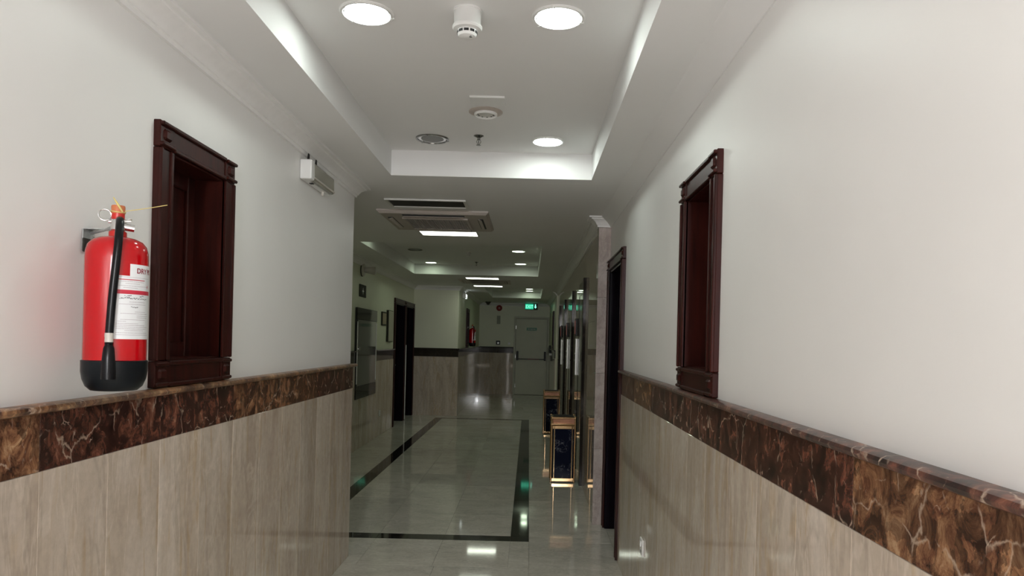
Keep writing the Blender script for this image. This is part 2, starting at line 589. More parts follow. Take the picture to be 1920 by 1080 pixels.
wall_left = wall_mesh('wall_left', with_hole(XL - 0.2, XL, Y0, YC, 0, CU, [(W1[0], W1[1], *WZ)]))
wall_right = wall_mesh('wall_right', with_hole(XR, XR + 0.3, Y0, YP + 0.3, 0, CU, [(W2[0], W2[1], *WZ), (D1[0], D1[1], 0, DZ)]))
wall_return = wall_mesh('wall_lobby_front', [(XLB, XL - 0.2, YC - 0.2, YC, 0, CU)])
DA = (11.83, 12.70)
DB = (12.86, 13.66)
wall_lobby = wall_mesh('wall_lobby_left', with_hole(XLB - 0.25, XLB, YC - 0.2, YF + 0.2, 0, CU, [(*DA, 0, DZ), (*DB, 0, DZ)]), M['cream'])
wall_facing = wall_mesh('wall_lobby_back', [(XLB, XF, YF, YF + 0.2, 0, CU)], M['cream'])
W3 = (15.45, 15.95)
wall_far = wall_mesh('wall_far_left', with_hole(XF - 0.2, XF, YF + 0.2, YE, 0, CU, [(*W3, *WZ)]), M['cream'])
FD = (-0.37, 0.50)
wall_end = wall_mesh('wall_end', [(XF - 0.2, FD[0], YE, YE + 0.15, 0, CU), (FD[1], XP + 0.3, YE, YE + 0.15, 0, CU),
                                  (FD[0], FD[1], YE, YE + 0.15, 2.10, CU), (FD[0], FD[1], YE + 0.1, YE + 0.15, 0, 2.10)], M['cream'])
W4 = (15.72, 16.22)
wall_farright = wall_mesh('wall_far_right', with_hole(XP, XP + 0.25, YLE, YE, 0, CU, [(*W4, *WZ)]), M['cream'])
wall_lift = wall_mesh('wall_lift', [(XLIFT + 0.02, XLIFT + 0.25, YP + 0.3, YLE, 0, CU)])
wall_back = wall_mesh('wall_back', [(XL - 0.2, XR + 0.3, Y0 - 0.2, Y0, 2.46, CU), (XL - 0.2, -0.07, Y0 - 0.2, Y0, 2.10, 2.46), (XL - 0.2, XR + 0.3, Y0 - 0.2, Y0, 2.02, 2.14)])

# ceiling with three coffers
COF = [(-0.893, 0.368, 0.70, 4.46), (-1.84, 0.118, 7.62, 11.25), (-0.90, 0.25, 13.85, 17.0)]
bm = bmesh.new()
yy = Y0 - 0.2
cx0, cx1 = XLB - 0.25, XR + 0.3
for a, b, ya, yb in COF:
    box(bm, cx0, cx1, yy, ya, CL, CU + 0.05)
    box(bm, cx0, a, ya, yb, CL, CU + 0.05)
    box(bm, b, cx1, ya, yb, CL, CU + 0.05)
    box(bm, a, b, ya, yb, CU, CU + 0.05)
    yy = yb
box(bm, cx0, cx1, yy, YE + 0.15, CL, CU + 0.05)
ceiling = tag(obj('ceiling', bm, M['ceil']), kind='structure')

# ------------------------------------------------------------------ floor: marble tiles and a black border
floor = tag(bx('floor', M['grout'], None, cx0, cx1, Y0 - 0.2, YE + 0.15, -0.08, -0.004), kind='structure')
FX = (-1.735, -1.595, -0.105, 0.035)
FY = (5.26, 5.40, 13.25, 13.39)
G = 0.0008
def tile(x0, x1, y0, y1, mat=None, name='floor_tile'):
    piece(name, floor, mat or M['tile'], (x1 - x0 - 2 * G, y1 - y0 - 2 * G, 0.012), ((x0 + x1) / 2, (y0 + y1) / 2, -0.006), 0.0006)
def spread(a, b, size):
    n = max(1, round((b - a) / size))
    return [a + (b - a) * i / n for i in range(n + 1)]
xi = [FX[1] + (FX[2] - FX[1]) * i / 3 for i in range(4)]
ycut = spread(0.4, FY[0], 0.608) + [FY[1]] + spread(FY[1], FY[2], 0.604)[1:] + [FY[3]] + spread(FY[3], YE, 0.61)[1:]
for y0, y1 in zip(ycut[:-1], ycut[1:]):
    border_row = (abs(y0 - FY[0]) < 1e-6 or abs(y0 - FY[2]) < 1e-6)
    inner = FY[1] - 1e-6 <= y0 < FY[2] - 1e-6
    if y1 <= YC + 0.05:
        xs = [XL] + spread(XL, XR, 0.62)[1:]
    elif y0 >= YF:
        xs = [XF] + spread(XF, XP, 0.62)[1:]
    else:
        xs = [XLB, FX[0], FX[1], xi[1], xi[2], FX[2], FX[3], XR]
    for x0, x1 in zip(xs[:-1], xs[1:]):
        nar = abs((x1 - x0) - 0.14) < 1e-3
        inside = FX[0] - 1e-6 <= x0 and x1 <= FX[3] + 1e-6
        if len(xs) == 8 and inside and (border_row or (inner and nar)):
            tile(x0, x1, y0, y1, M['blackmarble'], 'border_tile')
        else:
            tile(x0, x1, y0, y1)
# doorway floors
for (a, b), (xa, xb) in ((D1, (XR, XR + 0.3)), (DA, (XLB - 0.25, XLB)), (DB, (XLB - 0.25, XLB))):
    tile(xa, xb, a, b)

# ------------------------------------------------------------------ stone dado on the walls
def dado_y(wall, x, d, cuts, band='band'):
    """slabs on a wall running in y; d=+1 faces +x. cuts: list of y joints"""
    xc = x + d * T / 2
    for y0, y1 in zip(cuts[:-1], cuts[1:]):
        piece('marble_panel', wall, M['beige'], (T, y1 - y0 - 0.0012, ZB - 0.001), (xc, (y0 + y1) / 2, ZB / 2), 0.001)
    bc = cuts[::2] + ([cuts[-1]] if (len(cuts) % 2 == 0) else [])
    for y0, y1 in zip(bc[:-1], bc[1:]):
        piece('band_panel', wall, M[band], (T + 0.001, y1 - y0 - 0.0012, ZT - 0.022 - ZB - 0.001), (xc, (y0 + y1) / 2, (ZB + ZT - 0.022) / 2), 0.001)

def dado_x(wall, y, x0, x1):
    cuts = spread(x0, x1, 0.29)
    for a, b in zip(cuts[:-1], cuts[1:]):
        piece('marble_panel', wall, M['beige'], (b - a - 0.0012, T, ZB - 0.001), ((a + b) / 2, y - T / 2, ZB / 2), 0.001)
    cuts = spread(x0, x1, 0.58)
    for a, b in zip(cuts[:-1], cuts[1:]):
        piece('band_panel', wall, M['shadedband'], (b - a - 0.0012, T + 0.001, ZT - 0.022 - ZB - 0.001), ((a + b) / 2, y - T / 2, (ZB + ZT - 0.022) / 2), 0.001)

def series(start, step, lo, hi):
    k = math.ceil((lo - start) / step)
    out = [lo]
    while start + k * step < hi - 0.02:
        v = start + k * step
        if v > lo + 0.02: out.append(v)
        k += 1
    return out + [hi]
dado_y(wall_left, XL, 1, series(1.734, 0.285, 0.02, YC + T))
dado_y(wall_right, XR, -1, series(1.376, 0.285, 0.236, D1[0] - 0.09))
dado_y(wall_lobby, XLB, 1, spread(YC, 9.15, 0.29), 'shadedband')
for i in range(4):                 # short slabs under the hose cabinet
    piece('marble_panel', wall_lobby, M['beige'], (T, 0.2988, 0.668), (XLB + T / 2, 9.30 + 0.30 * i, 0.334), 0.001)
dado_y(wall_lobby, XLB, 1, spread(10.35, DA[0] - 0.095, 0.29), 'shadedband')
dado_x(wall_facing, YF, XLB + T, XF + T)
dado_y(wall_far, XF, 1, spread(YF, YE, 0.29), 'shadedband')
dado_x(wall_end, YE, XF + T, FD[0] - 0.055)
dado_y(wall_farright, XP, -1, spread(YLE, YE, 0.29), 'shadedband')

# bullnose rail over the dado
RAILP = [(0, ZT), (0.030, ZT), (0.038, ZT - 0.004), (0.041, ZT - 0.011), (0.038, ZT - 0.018), (0.030, ZT - 0.022), (0, ZT - 0.022)]
n_trim = 0
def trim(prof, mat, p0, p1, inward, e0=0.0, e1=0.0, seam=None):
    global n_trim
    n_trim += 1
    bm = bmesh.new()
    extrude_profile(bm, prof, p0, p1, e0, e1, inward)
    return tag(obj('trim_%d' % n_trim, bm, mat, smooth=True), kind='structure')
trim(RAILP, M['rail'], (XL, 0.02), (XL, YC), (1, 0), 0, 1)
trim(RAILP, M['rail'], (XR, 0.236), (XR, D1[0] - 0.09), (-1, 0))
trim(RAILP, M['shadedband'], (XLB, YC), (XLB, 9.15), (1, 0))
trim(RAILP, M['shadedband'], (XLB, 10.35), (XLB, DA[0] - 0.095), (1, 0))
trim(RAILP, M['shadedband'], (XLB, YF), (XF, YF), (0, -1), -1, 1)
trim(RAILP, M['shadedband'], (XF, YF), (XF, YE), (1, 0), 1, -1)
trim(RAILP, M['shadedband'], (XF, YE), (FD[0] - 0.055, YE), (0, -1), -1, 0)
trim(RAILP, M['shadedband'], (XP, YLE), (XP, YE), (-1, 0), 0, -1)

# plaster cornice
def zc(d, dz): return (d, CL + dz)
CORN = [zc(0, -0.078), zc(0.012, -0.078), zc(0.015, -0.064), zc(0.021, -0.062), zc(0.026, -0.052), zc(0.038, -0.036), zc(0.056, -0.024),
        zc(0.066, -0.020), zc(0.068, -0.013), zc(0.088, -0.011), zc(0.088, 0.01), zc(0, 0.01)]
trim(CORN, M['plaster'], (XL, Y0), (XL, YC), (1, 0), 0, 1)
trim(CORN, M['plaster'], (XL, YC), (XLB, YC), (0, 1), 1, -1)
trim(CORN, M['plaster'], (XLB, YC), (XLB, YF), (1, 0), -1, -1)
trim(CORN, M['plaster'], (XLB, YF), (XF, YF), (0, -1), -1, 1)
trim(CORN, M['plaster'], (XF, YF), (XF, YE), (1, 0), 1, -1)
trim(CORN, M['plaster'], (XF, YE), (XP, YE), (0, -1), -1, -1)
trim(CORN, M['plaster'], (XP, YE), (XP, YLE), (-1, 0), -1, 0)
trim(CORN, M['plaster'], (XLIFT, YLE), (XLIFT, YP + 0.13), (-1, 0))
trim(CORN, M['plaster'], (XP, YP + 0.13), (XP, YP), (-1, 0), 0, 1)
trim(CORN, M['plaster'], (XP, YP), (XR, YP), (0, -1), 1, -1)
COVE = [zc(0, -0.078), zc(0.006, -0.078), zc(0.018, -0.062), zc(0.036, -0.044), zc(0.058, -0.026), zc(0.080, -0.010), zc(0.088, 0.0), zc(0.088, 0.01), zc(0, 0.01)]
trim(COVE, M['ceil'], (XR, YP), (XR, Y0), (-1, 0), -1, 0)

# ------------------------------------------------------------------ marble pillar at the head of the lift wall
pillar = thing('pillar', 'pale pinkish grey marble pilaster between right door and lifts', 'pillar', (0, 0, 0), kind='structure')
for z0, z1 in ((0, 0.62), (0.62, 1.24), (1.24, 1.86), (1.86, CL - 0.078)):
    piece('pillar_panel', pillar, M['pink'], (XR - XP, 0.13, z1 - z0 - 0.001), ((XP + XR) / 2, YP + 0.065, (z0 + z1) / 2), 0.0015)

# stone cladding of the lift wall
ZTIERS = [0, 0.84, 1.68, CL]
JAMB = [7.35 + 1.95 * i for i in range(4)]
cuts = [YP + 0.13] + spread(YP + 0.13, JAMB[0], 0.6)[1:]
spans = list(zip(cuts[:-1], cuts[1:]))
for i, j in enumerate(JAMB):
    end = JAMB[i + 1] if i < 3 else YLE
    spans.append((j + 1.06, end))
for a, b in spans:
    for z0, z1 in zip(ZTIERS[:-1], ZTIERS[1:]):
        if b - a > 0.02:
            piece('marble_panel', wall_lift, M['beige'], (0.02, b - a - 0.0012, z1 - z0 - 0.001), (XLIFT + 0.01, (a + b) / 2, (z0 + z1) / 2), 0.001)

# ------------------------------------------------------------------ wooden windows and doors
def casing(root, w, z0, z1, cw, bottom=True, mat=None, proud=0.028):
    """architrave with corner blocks: outer width w, from z0 to z1, member width cw; local x along the wall, y into the room"""
    mat = mat or M['wood']
    h = w / 2
    zb = z0 + (cw if bottom else 0)
    for s in (-1, 1):
        bm = bmesh.new()
        a, b = s * h, s * (h - cw)
        box(bm, a, b, -0.01, proud - 0.008, zb + 0.002, z1 - cw - 0.002, bev=0.003)
        box(bm, s * (h - 0.002), s * (h - 0.016), 0, proud, zb + 0.002, z1 - cw - 0.002, bev=0.003)
        box(bm, s * (h - cw + 0.018), s * (h - cw), 0, proud - 0.002, zb + 0.002, z1 - cw - 0.002, bev=0.003)
        obj('jamb', bm, mat, root)
    rails = [('head', z1 - cw, z1)] + ([('sill', z0, z0 + cw)] if bottom else [])
    for nm, za, zb2 in rails:
        bm = bmesh.new()
        box(bm, -h + cw + 0.002, h - cw - 0.002, -0.01, proud - 0.010, za, zb2, bev=0.003)
        box(bm, -h + cw + 0.002, h - cw - 0.002, 0, proud, zb2 - 0.014, zb2, bev=0.003)
        box(bm, -h + cw + 0.002, h - cw - 0.002, 0, proud, za, za + 0.014, bev=0.003)
        obj(nm, bm, mat, root)
        for s in (-1, 1):
            bm = bmesh.new()
            a, b = s * h, s * (h - cw)
            box(bm, a, b, -0.01, proud - 0.006, za, zb2, bev=0.003)
            pr = proud + (0.006 if nm == 'head' else 0.001)
            box(bm, a - s * 0.001, b + s * 0.001, 0, pr, zb2 - 0.016, zb2 - 0.004, bev=0.003)
            box(bm, a - s * 0.001, b + s * 0.001, 0, pr, za + 0.004, za + 0.016, bev=0.003)
            box(bm, s * (h - 0.018), s * (h - cw + 0.018), 0, proud + 0.002, za + 0.024, zb2 - 0.024, bev=0.008)
            obj('corner_block', bm, mat, root)

def wooden_window(name, loc, rz, label, w=0.57, z0=1.31, z1=2.165):
    t = thing(name, label, 'window', loc, rz, kind='structure')
    cw = 0.085
    casing(t, w, z0, z1, cw)
    h = w / 2 - cw
    D = 0.105
    lin = bmesh.new()                              # lining of the recess
    box(lin, -h - 0.012, -h + 0.006, -D, 0.012, z0 + cw - 0.01, z1 - cw + 0.01)
    box(lin, h - 0.006, h + 0.012, -D, 0.012, z0 + cw - 0.01, z1 - cw + 0.01)
    box(lin, -h, h, -D, 0.012, z1 - cw - 0.006, z1 - cw + 0.012)
    box(lin, -h, h, -D, 0.012, z0 + cw - 0.012, z0 + cw + 0.006)
    obj('lining', lin, M['wood'], t)
    bx('shutter_panel', M['wood'], t, -h, h, -D - 0.012, -D, z0 + cw - 0.01, z1 - cw + 0.01)
    for s in (-1, 1):
        bx('shutter_stile', M['wood'], t, s * (h - 0.006), s * (h - 0.062), -D - 0.002, -D + 0.014, z0 + cw, z1 - cw, bev=0.004)
    for za, zb in ((z0 + cw, z0 + cw + 0.06), (z1 - cw - 0.06, z1 - cw)):
        bx('shutter_rail', M['wood'], t, -h + 0.063, h - 0.063, -D - 0.002, -D + 0.014, za, zb, bev=0.004)
    return t

wooden_window('window_1', (XL, 2.532, 0), RL, 'dark mahogany framed hatch window on left wall beside the fire extinguisher')
wooden_window('window_2', (XR, 2.71, 0), RR, 'dark mahogany framed hatch window with chipped edge on right wall')
wooden_window('window_3', (XF, 15.7, 0), RL, 'small dark framed window behind the far red extinguisher')
wooden_window('window_4', (XP, 15.97, 0), RR, 'slim dark window beyond the lifts next to the cream fire door')

def wooden_door(name, loc, rz, label, y_half, outer, depth, leafmat):
    t = thing(name, label, 'door', loc, rz, kind='structure')
    cw = outer - y_half
    casing(t, 2 * outer, 0.0, DZ + cw, cw, bottom=False)
    lin = bmesh.new()
    box(lin, -y_half - 0.002, -y_half + 0.02, -depth, 0.012, 0, DZ, bev=0.002)
    box(lin, y_half - 0.02, y_half + 0.002, -depth, 0.012, 0, DZ, bev=0.002)
    box(lin, -y_half, y_half, -depth, 0.012, DZ - 0.02, DZ + 0.002, bev=0.002)
    obj('door_lining', lin, leafmat, t)
    leaf = bx('door_leaf', leafmat, t, -y_half + 0.022, y_half - 0.022, -depth, -depth + 0.04, 0.006, DZ - 0.022, bev=0.003)
    for za, zb in ((0.15, 0.85), (1.0, 1.95)):
        bx('raised_panel', leafmat, leaf, -y_half + 0.14, y_half - 0.14, -depth + 0.038, -depth + 0.052, za, zb, bev=0.01)
    hd = bmesh.new()
    tube(hd, [(-y_half + 0.09, -depth + 0.04, 1.0), (-y_half + 0.09, -depth + 0.085, 1.0), (-y_half + 0.20, -depth + 0.085, 1.0)], 0.009, 8)
    lathe(hd, [(0.026, 0), (0.026, 0.008)], 16, (-y_half + 0.09, -depth + 0.04, 1.0), 'Y')
    obj('door_handle', hd, M['steel'], leaf, smooth=True)
    return t
wooden_door('door_1', (XR, (D1[0] + D1[1]) / 2, 0), RR, 'near black wooden door in deep reveal beside the marble pilaster', 0.385, 0.468, 0.22, M['wooddark'])
wooden_door('door_2', (XLB, (DA[0] + DA[1]) / 2, 0), RL, 'near dark door of the pair in the lobby left wall', 0.435, 0.515, 0.2, M['wooddark'])
wooden_door('door_3', (XLB, (DB[0] + DB[1]) / 2, 0), RL, 'far dark door of the lobby pair, next to the wall corner', 0.40, 0.478, 0.2, M['wooddark'])

# steel guard strip on the mullion between the two lobby doors
tag(bx('guard_strip', M['brightsteel'], None, XLB + 0.034, XLB + 0.042, 12.755, 12.80, 0.02, 1.36, bev=0.002),
    'upright bright steel strip between the pair of dark lobby doors', 'strip')

# cream fire door at the end of the corridor
fd = thing('door_4', 'cream fire exit door with black push bar closing the corridor', 'door', ((FD[0] + FD[1]) / 2, YE, 0), RE, kind='structure')
hw = (FD[1] - FD[0]) / 2
for s in (-1, 1):
    bx('jamb', M['doorframe'], fd, s * (hw - 0.0), s * (hw + 0.05), -0.02, 0.02, 0, 2.15, bev=0.003)
bx('head', M['doorframe'], fd, -hw, hw, -0.02, 0.02, 2.10, 2.15, bev=0.003)
leaf = bx('door_leaf', M['doorcream'], fd, -hw + 0.004, hw - 0.004, -0.06, -0.012, 0.006, 2.096, bev=0.003)
pb = bx('push_bar', M['black'], fd, -hw + 0.05, hw - 0.05, 0.05, 0.075, 0.975, 0.999, bev=0.005)
bx('bar_grip', simple('bar_red', (0.25, 0.03, 0.02), 0.4), pb, -0.22, 0.1, 0.0745, 0.0765, 0.981, 0.993)
for s in (-1, 1):
    bx('bar_bracket', M['black'], pb, s * (hw - 0.03), s * (hw - 0.085), -0.012, 0.08, 0.95, 1.20, bev=0.008)
sg = bx('door_sign', M['greensign'], fd, -0.14, 0.14, -0.012, -0.008, 1.775, 1.85)
bm = bmesh.new()
for i, (a, w_) in enumerate(((-0.10, 0.03), (-0.055, 0.022), (-0.02, 0.035), (0.03, 0.02), (0.065, 0.04))):
    box(bm, a, a + w_, -0.008, -0.0075, 1.80 + 0.004 * (i % 2), 1.822)
tag(obj('sign_lettering', bm, M['plasticdim'], sg), kind='stuff')
for z in (0.25, 1.05, 1.85):
    lt('hinge', M['steel'], fd, [(0.009, -0.05), (0.009, 0.05)], 10, (hw - 0.004, 0.0, z))

# ------------------------------------------------------------------ lifts
def lift_mesh():
    t = thing('elevator_entrance', '', 'elevator door', (XLIFT, JAMB[0], 0), RR, 'lift entrances along the polished right wall')
    P = XLIFT - XP
    bx('jamb', M['portal'], t, 0.0, 0.15, -0.02, P, 0, 2.16, bev=0.003)
    bx('jamb', M['portal'], t, 0.95, 1.06, -0.02, 0.002, 0, 2.16, bev=0.001)
    bx('lintel', M['portal'], t, 0.152, 0.948, -0.02, 0.002, 2.02, 2.16, bev=0.001)
    for a, b in ((0.152, 0.549), (0.551, 0.948)):
        bx('door_panel', M['liftdoor'], t, a, b, -0.02, -0.002, 0.005, 2.02, bev=0.002)
    bx('sill_plate', M['steel'], t, 0.15, 0.95, -0.02, 0.004, 0.0, 0.004)
    bx('upper_fascia', M['beige'], t, 0.001, 1.059, -0.02, 0.0, 2.163, CL - 0.08, bev=0.001)
    return t
lift = lift_mesh()
lift['label'] = 'first lift entrance past the pilaster, dark marble surround behind the near bin'
for i, lab in ((1, 'second lift entrance from the pilaster, dark marble surround by the farther bin'),
               (2, 'third lift entrance from the pilaster, dark marble surround'),
               (3, 'farthest lift entrance, dark marble surround nearest the fire door')):
    dup(lift, (XLIFT, JAMB[i], 0), RR, lab)

def call_panel(loc, label):
    t = thing('elevator_call_station', label, 'lift panel', loc, RR, 'lift call panels on the right wall')
    bx('button_plate', M['brightsteel'], t, -0.042, 0.042, 0, 0.022, 1.09, 1.53, bev=0.004)
    for z in (1.27, 1.35):
        lt('call_button', M['steel'], t, [(0.014, 0.02), (0.014, 0.028), (0.010, 0.03)], 16, (0, 0, z), 'Y')
    f = bx('indicator_frame', M['black'], t, -0.06, 0.06, 0, 0.028, 1.56, 1.77, bev=0.004)
    bx('indicator_screen', M['indicator'], f, -0.035, 0.035, 0.028, 0.031, 1.585, 1.745)
    return t
cp = call_panel((XLIFT, 8.55, 0), 'steel lift call panel with red indicator between first and second lift')
dup(cp, (XLIFT, 10.50, 0), RR, 'steel lift call panel between second and third lift')
dup(cp, (XLIFT, 12.42, 0), RR, 'steel lift call panel between third and farthest lift')

# card reader by the fire door
cr = thing('card_reader', 'black wall unit with white button on far right wall by fire door', 'card reader', (XP, 17.6, 1.17), RR)
bx('housing', M['black'], cr, -0.10, 0.10, 0, 0.05, 0.03, 0.22, bev=0.01)
bx('release_button', M['plastic'], cr, -0.06, 0.06, 0, 0.045, -0.03, 0.025, bev=0.006)

# ------------------------------------------------------------------ brass ash bins
def brass_bin(loc, label):
    t = thing('litter_bin', label, 'bin', loc, 0, 'brass and marble litter bins by the lifts')
    w = 0.135
    z1 = 0.70
    bx('base', M['brass'], t, -w + 0.012, w - 0.012, -w + 0.012, w - 0.012, 0.008, 0.05, bev=0.006)
    for sx in (-1, 1):
        for sy in (-1, 1):
            p = lt('post', M['brass'], t, [(0.010, 0.0), (0.012, 0.006), (0.010, 0.014), (0.010, z1 - 0.02), (0.013, z1 - 0.016), (0.013, z1 - 0.004), (0.006, z1)], 14,
                   (sx * (w - 0.012), sy * (w - 0.012), 0))
            lt('inner_rod', M['brass'], p, [(0.005, 0.05), (0.005, 0.60)], 10, (sx * (w - 0.042), sy * (w - 0.012), 0))
    for k in range(4):
        bm = bmesh.new()
        box(bm, -w + 0.047, w - 0.047, -w + 0.012, -w + 0.026, 0.05, 0.565, bev=0.002)
        bmesh.ops.rotate(bm, verts=bm.verts[:], cent=(0, 0, 0), matrix=Matrix.Rotation(k * PI / 2, 3, 'Z'))
        obj('marble_panel', bm, M['bluemarble'], t)
    bx('liner', M['black'], t, -w + 0.03, w - 0.03, -w + 0.03, w - 0.03, 0.05, 0.60)
    bx('band', M['brass'], t, -w + 0.02, w - 0.02, -w + 0.016, w - 0.016, 0.565, 0.60, bev=0.003)
    for za in (0.605, 0.672):
        bx('rim', M['brass'], t, -w, w, -w, w, za, za + 0.022, bev=0.008, segs=2)
    bx('collar', simple('copper_collar', (0.17, 0.085, 0.05), 0.22, 1.0), t, -w + 0.02, w - 0.02, -w + 0.02, w - 0.02, 0.627, 0.672)
    bx('ash_tray', M['dark'], t, -w + 0.03, w - 0.03, -w + 0.03, w - 0.03, 0.69, 0.697)
    return t
bin1 = brass_bin((0.387, 7.62, 0), 'nearer brass framed litter bin with dark blue marble panels')
dup(bin1, (0.387, 11.50, 0), 0, 'farther brass framed litter bin, partly hidden behind the nearer one')

# ------------------------------------------------------------------ fire extinguisher
def text_mesh(body, size, extrude=0.0, bold=0.0):
    cu = bpy.data.curves.new('txt', 'FONT')
    cu.body = body
    cu.size = size
    cu.extrude = extrude
    cu.resolution_u = 3
    cu.offset = bold
    ob = bpy.data.objects.new('txt', cu)
    COL.objects.link(ob)
    dg = bpy.context.evaluated_depsgraph_get()
    me = bpy.data.meshes.new_from_object(ob.evaluated_get(dg))
    bpy.data.objects.remove(ob)
    bm = bmesh.new()
    bm.from_mesh(me)
    bpy.data.meshes.remove(me)
    return bm

def extinguisher(loc, label):
    t = thing('fire_extinguisher', label, 'fire extinguisher', loc, 0, 'red dry powder extinguishers on the left walls')
    R = 0.0735
    lt('cylinder', M['red'], t, [(R, 0.072), (R, 0.345), (R * 0.985, 0.362), (R * 0.93, 0.378), (R * 0.80, 0.390), (R * 0.58, 0.398), (R * 0.3, 0.402), (0.0, 0.402)], 48)
    lt('boot', M['rubber'], t, [(0.0, 0.0), (R * 0.35, 0.0), (R * 0.36, 0.004), (R * 0.62, 0.004), (R * 0.63, 0.0), (R * 0.74, 0.001), (R * 0.90, 0.012), (R * 1.0, 0.030), (R * 1.045, 0.05), (R * 1.05, 0.078), (R * 1.0, 0.080)], 48)
    lt('neck', M['redcap'], t, [(0.021, 0.398), (0.021, 0.414), (0.016, 0.418)], 24)
    v = bmesh.new()
    lathe(v, [(0.013, 0.415), (0.017, 0.420), (0.017, 0.440), (0.013, 0.449)], 20)
    cdir, pdir = Vector((0.504, -0.864, 0)), Vector((0.864, 0.504, 0))
    tube(v, [pdir * 0.008 + Vector((0, 0, 0.430)), pdir * 0.038 + Vector((0, 0, 0.427))], 0.0095, 14)
    tube(v, [-pdir * 0.022 + Vector((0, 0, 0.441)), pdir * 0.030 + Vector((0, 0, 0.446))], 0.0045, 10)
    tube(v, [pdir * 0.012 + Vector((0, 0, 0.440)), pdir * 0.03 + Vector((0, 0, 0.452))], 0.004, 8)
    valve = obj('valve', v, M['chrome'], t, smooth=True)
    ring = [(-pdir * 0.030 + Vector((0, 0, 0.457))) + pdir * 0.0145 * math.cos(a) + Vector((0, 0, 0.0145 * math.sin(a))) for a in [2 * PI * i / 20 for i in range(20)]]
    tb('pull_ring', M['chrome'], valve, ring, 0.0018, 8, True)
    cap = lt('cap', M['redcap'], t, [(0.0125, 0.446), (0.0155, 0.448), (0.0155, 0.467), (0.012, 0.468)], 20)
    lt('seal', M['orange'], cap, [(0.0160, 0.462), (0.0165, 0.480), (0.0155, 0.4835), (0, 0.4840)], 20)
    tie = bmesh.new()
    tube(tie, [Vector((0.0172 * math.cos(a), 0.0172 * math.sin(a), 0.466 + 0.0015 * math.sin(2 * a))) for a in [2 * PI * i / 20 for i in range(20)]], 0.0015, 6, True)
    tube(tie, [cdir * 0.017 + pdir * 0.010 + Vector((0, 0, 0.466)), cdir * 0.018 + pdir * 0.0 + Vector((0, 0, 0.482)), cdir * 0.012 - pdir * 0.012 + Vector((0, 0, 0.503))], [0.0022, 0.003, 0.0012], 8)
    tube(tie, [cdir * 0.012 + pdir * 0.015 + Vector((0, 0, 0.469)), cdir * 0.02 + pdir * 0.065 + Vector((0, 0, 0.481)), cdir * 0.02 + pdir * 0.113 + Vector((0, 0, 0.4955))], 0.0011, 6)
    obj('cable_tie', tie, M['yellow'], t, smooth=True)
    # hose and nozzle at the front of the cylinder
    def Q(c, p, z): return cdir * c + pdir * p + Vector((0, 0, z))
    pts = [Q(0.012, 0.004, 0.434), Q(0.034, 0.004, 0.442), Q(0.058, 0.004, 0.432), Q(0.076, 0.003, 0.405), Q(0.085, 0.001, 0.365), Q(0.087, -0.004, 0.30), Q(0.087, -0.009, 0.23), Q(0.087, -0.013, 0.150)]
    # smooth the path
    sm = []
    for i in range(len(pts) - 1):
        p0, p1, p2, p3 = pts[max(i - 1, 0)], pts[i], pts[i + 1], pts[min(i + 2, len(pts) - 1)]
        for k in range(4):
            u = k / 4
            sm.append(0.5 * ((2 * p1) + (p2 - p0) * u + (2 * p0 - 5 * p1 + 4 * p2 - p3) * u * u + (3 * p1 - p0 - 3 * p2 + p3) * u ** 3))
    sm.append(pts[-1])
    hose = tb('hose', M['hose'], t, sm, 0.0098, 12)
    c0 = Q(0.087, -0.0135, 0)
    lt('ferrule', M['plasticdim'], hose, [(0.0100, 0.150), (0.0102, 0.140), (0.0094, 0.138), (0.0100, 0.132), (0.0100, 0.127)], 16, (c0.x, c0.y, 0))
    lt('nozzle', M['hose'], hose, [(0.008, 0.128), (0.010, 0.124), (0.009, 0.120), (0.0125, 0.112), (0.0150, 0.085), (0.0165, 0.050), (0.0168, 0.034), (0.013, 0.034), (0.011, 0.05)], 24, (c0.x, c0.y, 0), close=False)
    # paper label wrapped on the cylinder
    phi = math.atan2(cdir.y, cdir.x)
    def wrap(s, z, lift=0.0006):
        a = phi + s / R
        return Vector(((R + lift) * math.cos(a), (R + lift) * math.sin(a), z))
    def patch(bm, s0, s1, z0, z1, lift, n=None):
        n = n or max(2, int((s1 - s0) / 0.004))
        lo = [bm.verts.new(wrap(s0 + (s1 - s0) * i / n, z0, lift)) for i in range(n + 1)]
        hi = [bm.verts.new(wrap(s0 + (s1 - s0) * i / n, z1, lift)) for i in range(n + 1)]
        for i in range(n):
            bm.faces.new((lo[i], lo[i + 1], hi[i + 1], hi[i]))
    bm = bmesh.new()
    patch(bm, -0.004, 0.150, 0.135, 0.297, 0.0006)
    patch(bm, 0.030, 0.150, 0.297, 0.328, 0.0006)
    lab = obj('paper_label', bm, M['label'], t, smooth=True)
    bm = text_mesh('DRY POWDER', 0.0185, 0.0, 0.00045)
    xs = [v.co.x for v in bm.verts]
    bmesh.ops.subdivide_edges(bm, edges=[e for e in bm.edges if e.calc_length() > 0.004], cuts=2)
    for v in bm.verts:
        v.co = wrap(0.047 + v.co.x * 0.95, 0.3055 + v.co.y, 0.0011)
    obj('lettering', bm, M['inkred'], lab)
    bm = bmesh.new()
    patch(bm, -0.003, 0.075, 0.2865, 0.2885, 0.0010)
    patch(bm, -0.004, 0.150, 0.2505, 0.2610, 0.0010)
    obj('red_bar', bm, M['labelred'], lab)
    rnd = random.Random(3)
    ink = bmesh.new()
    for z, segs in ((0.245, ((0.018, 0.034), (0.058, 0.072))), (0.2385, ((0.006, 0.05), (0.052, 0.085))), (0.2165, ((0.034, 0.052),))):
        for a, b in segs:
            s = a
            while s < b:
                w = rnd.uniform(0.001, 0.004)
                dz = rnd.uniform(-0.001, 0.0015)
                patch(ink, s, s + w, z + dz, z + dz + rnd.uniform(0.0007, 0.0026), 0.0010, 1)
                s += w + rnd.uniform(0.0002, 0.0018)
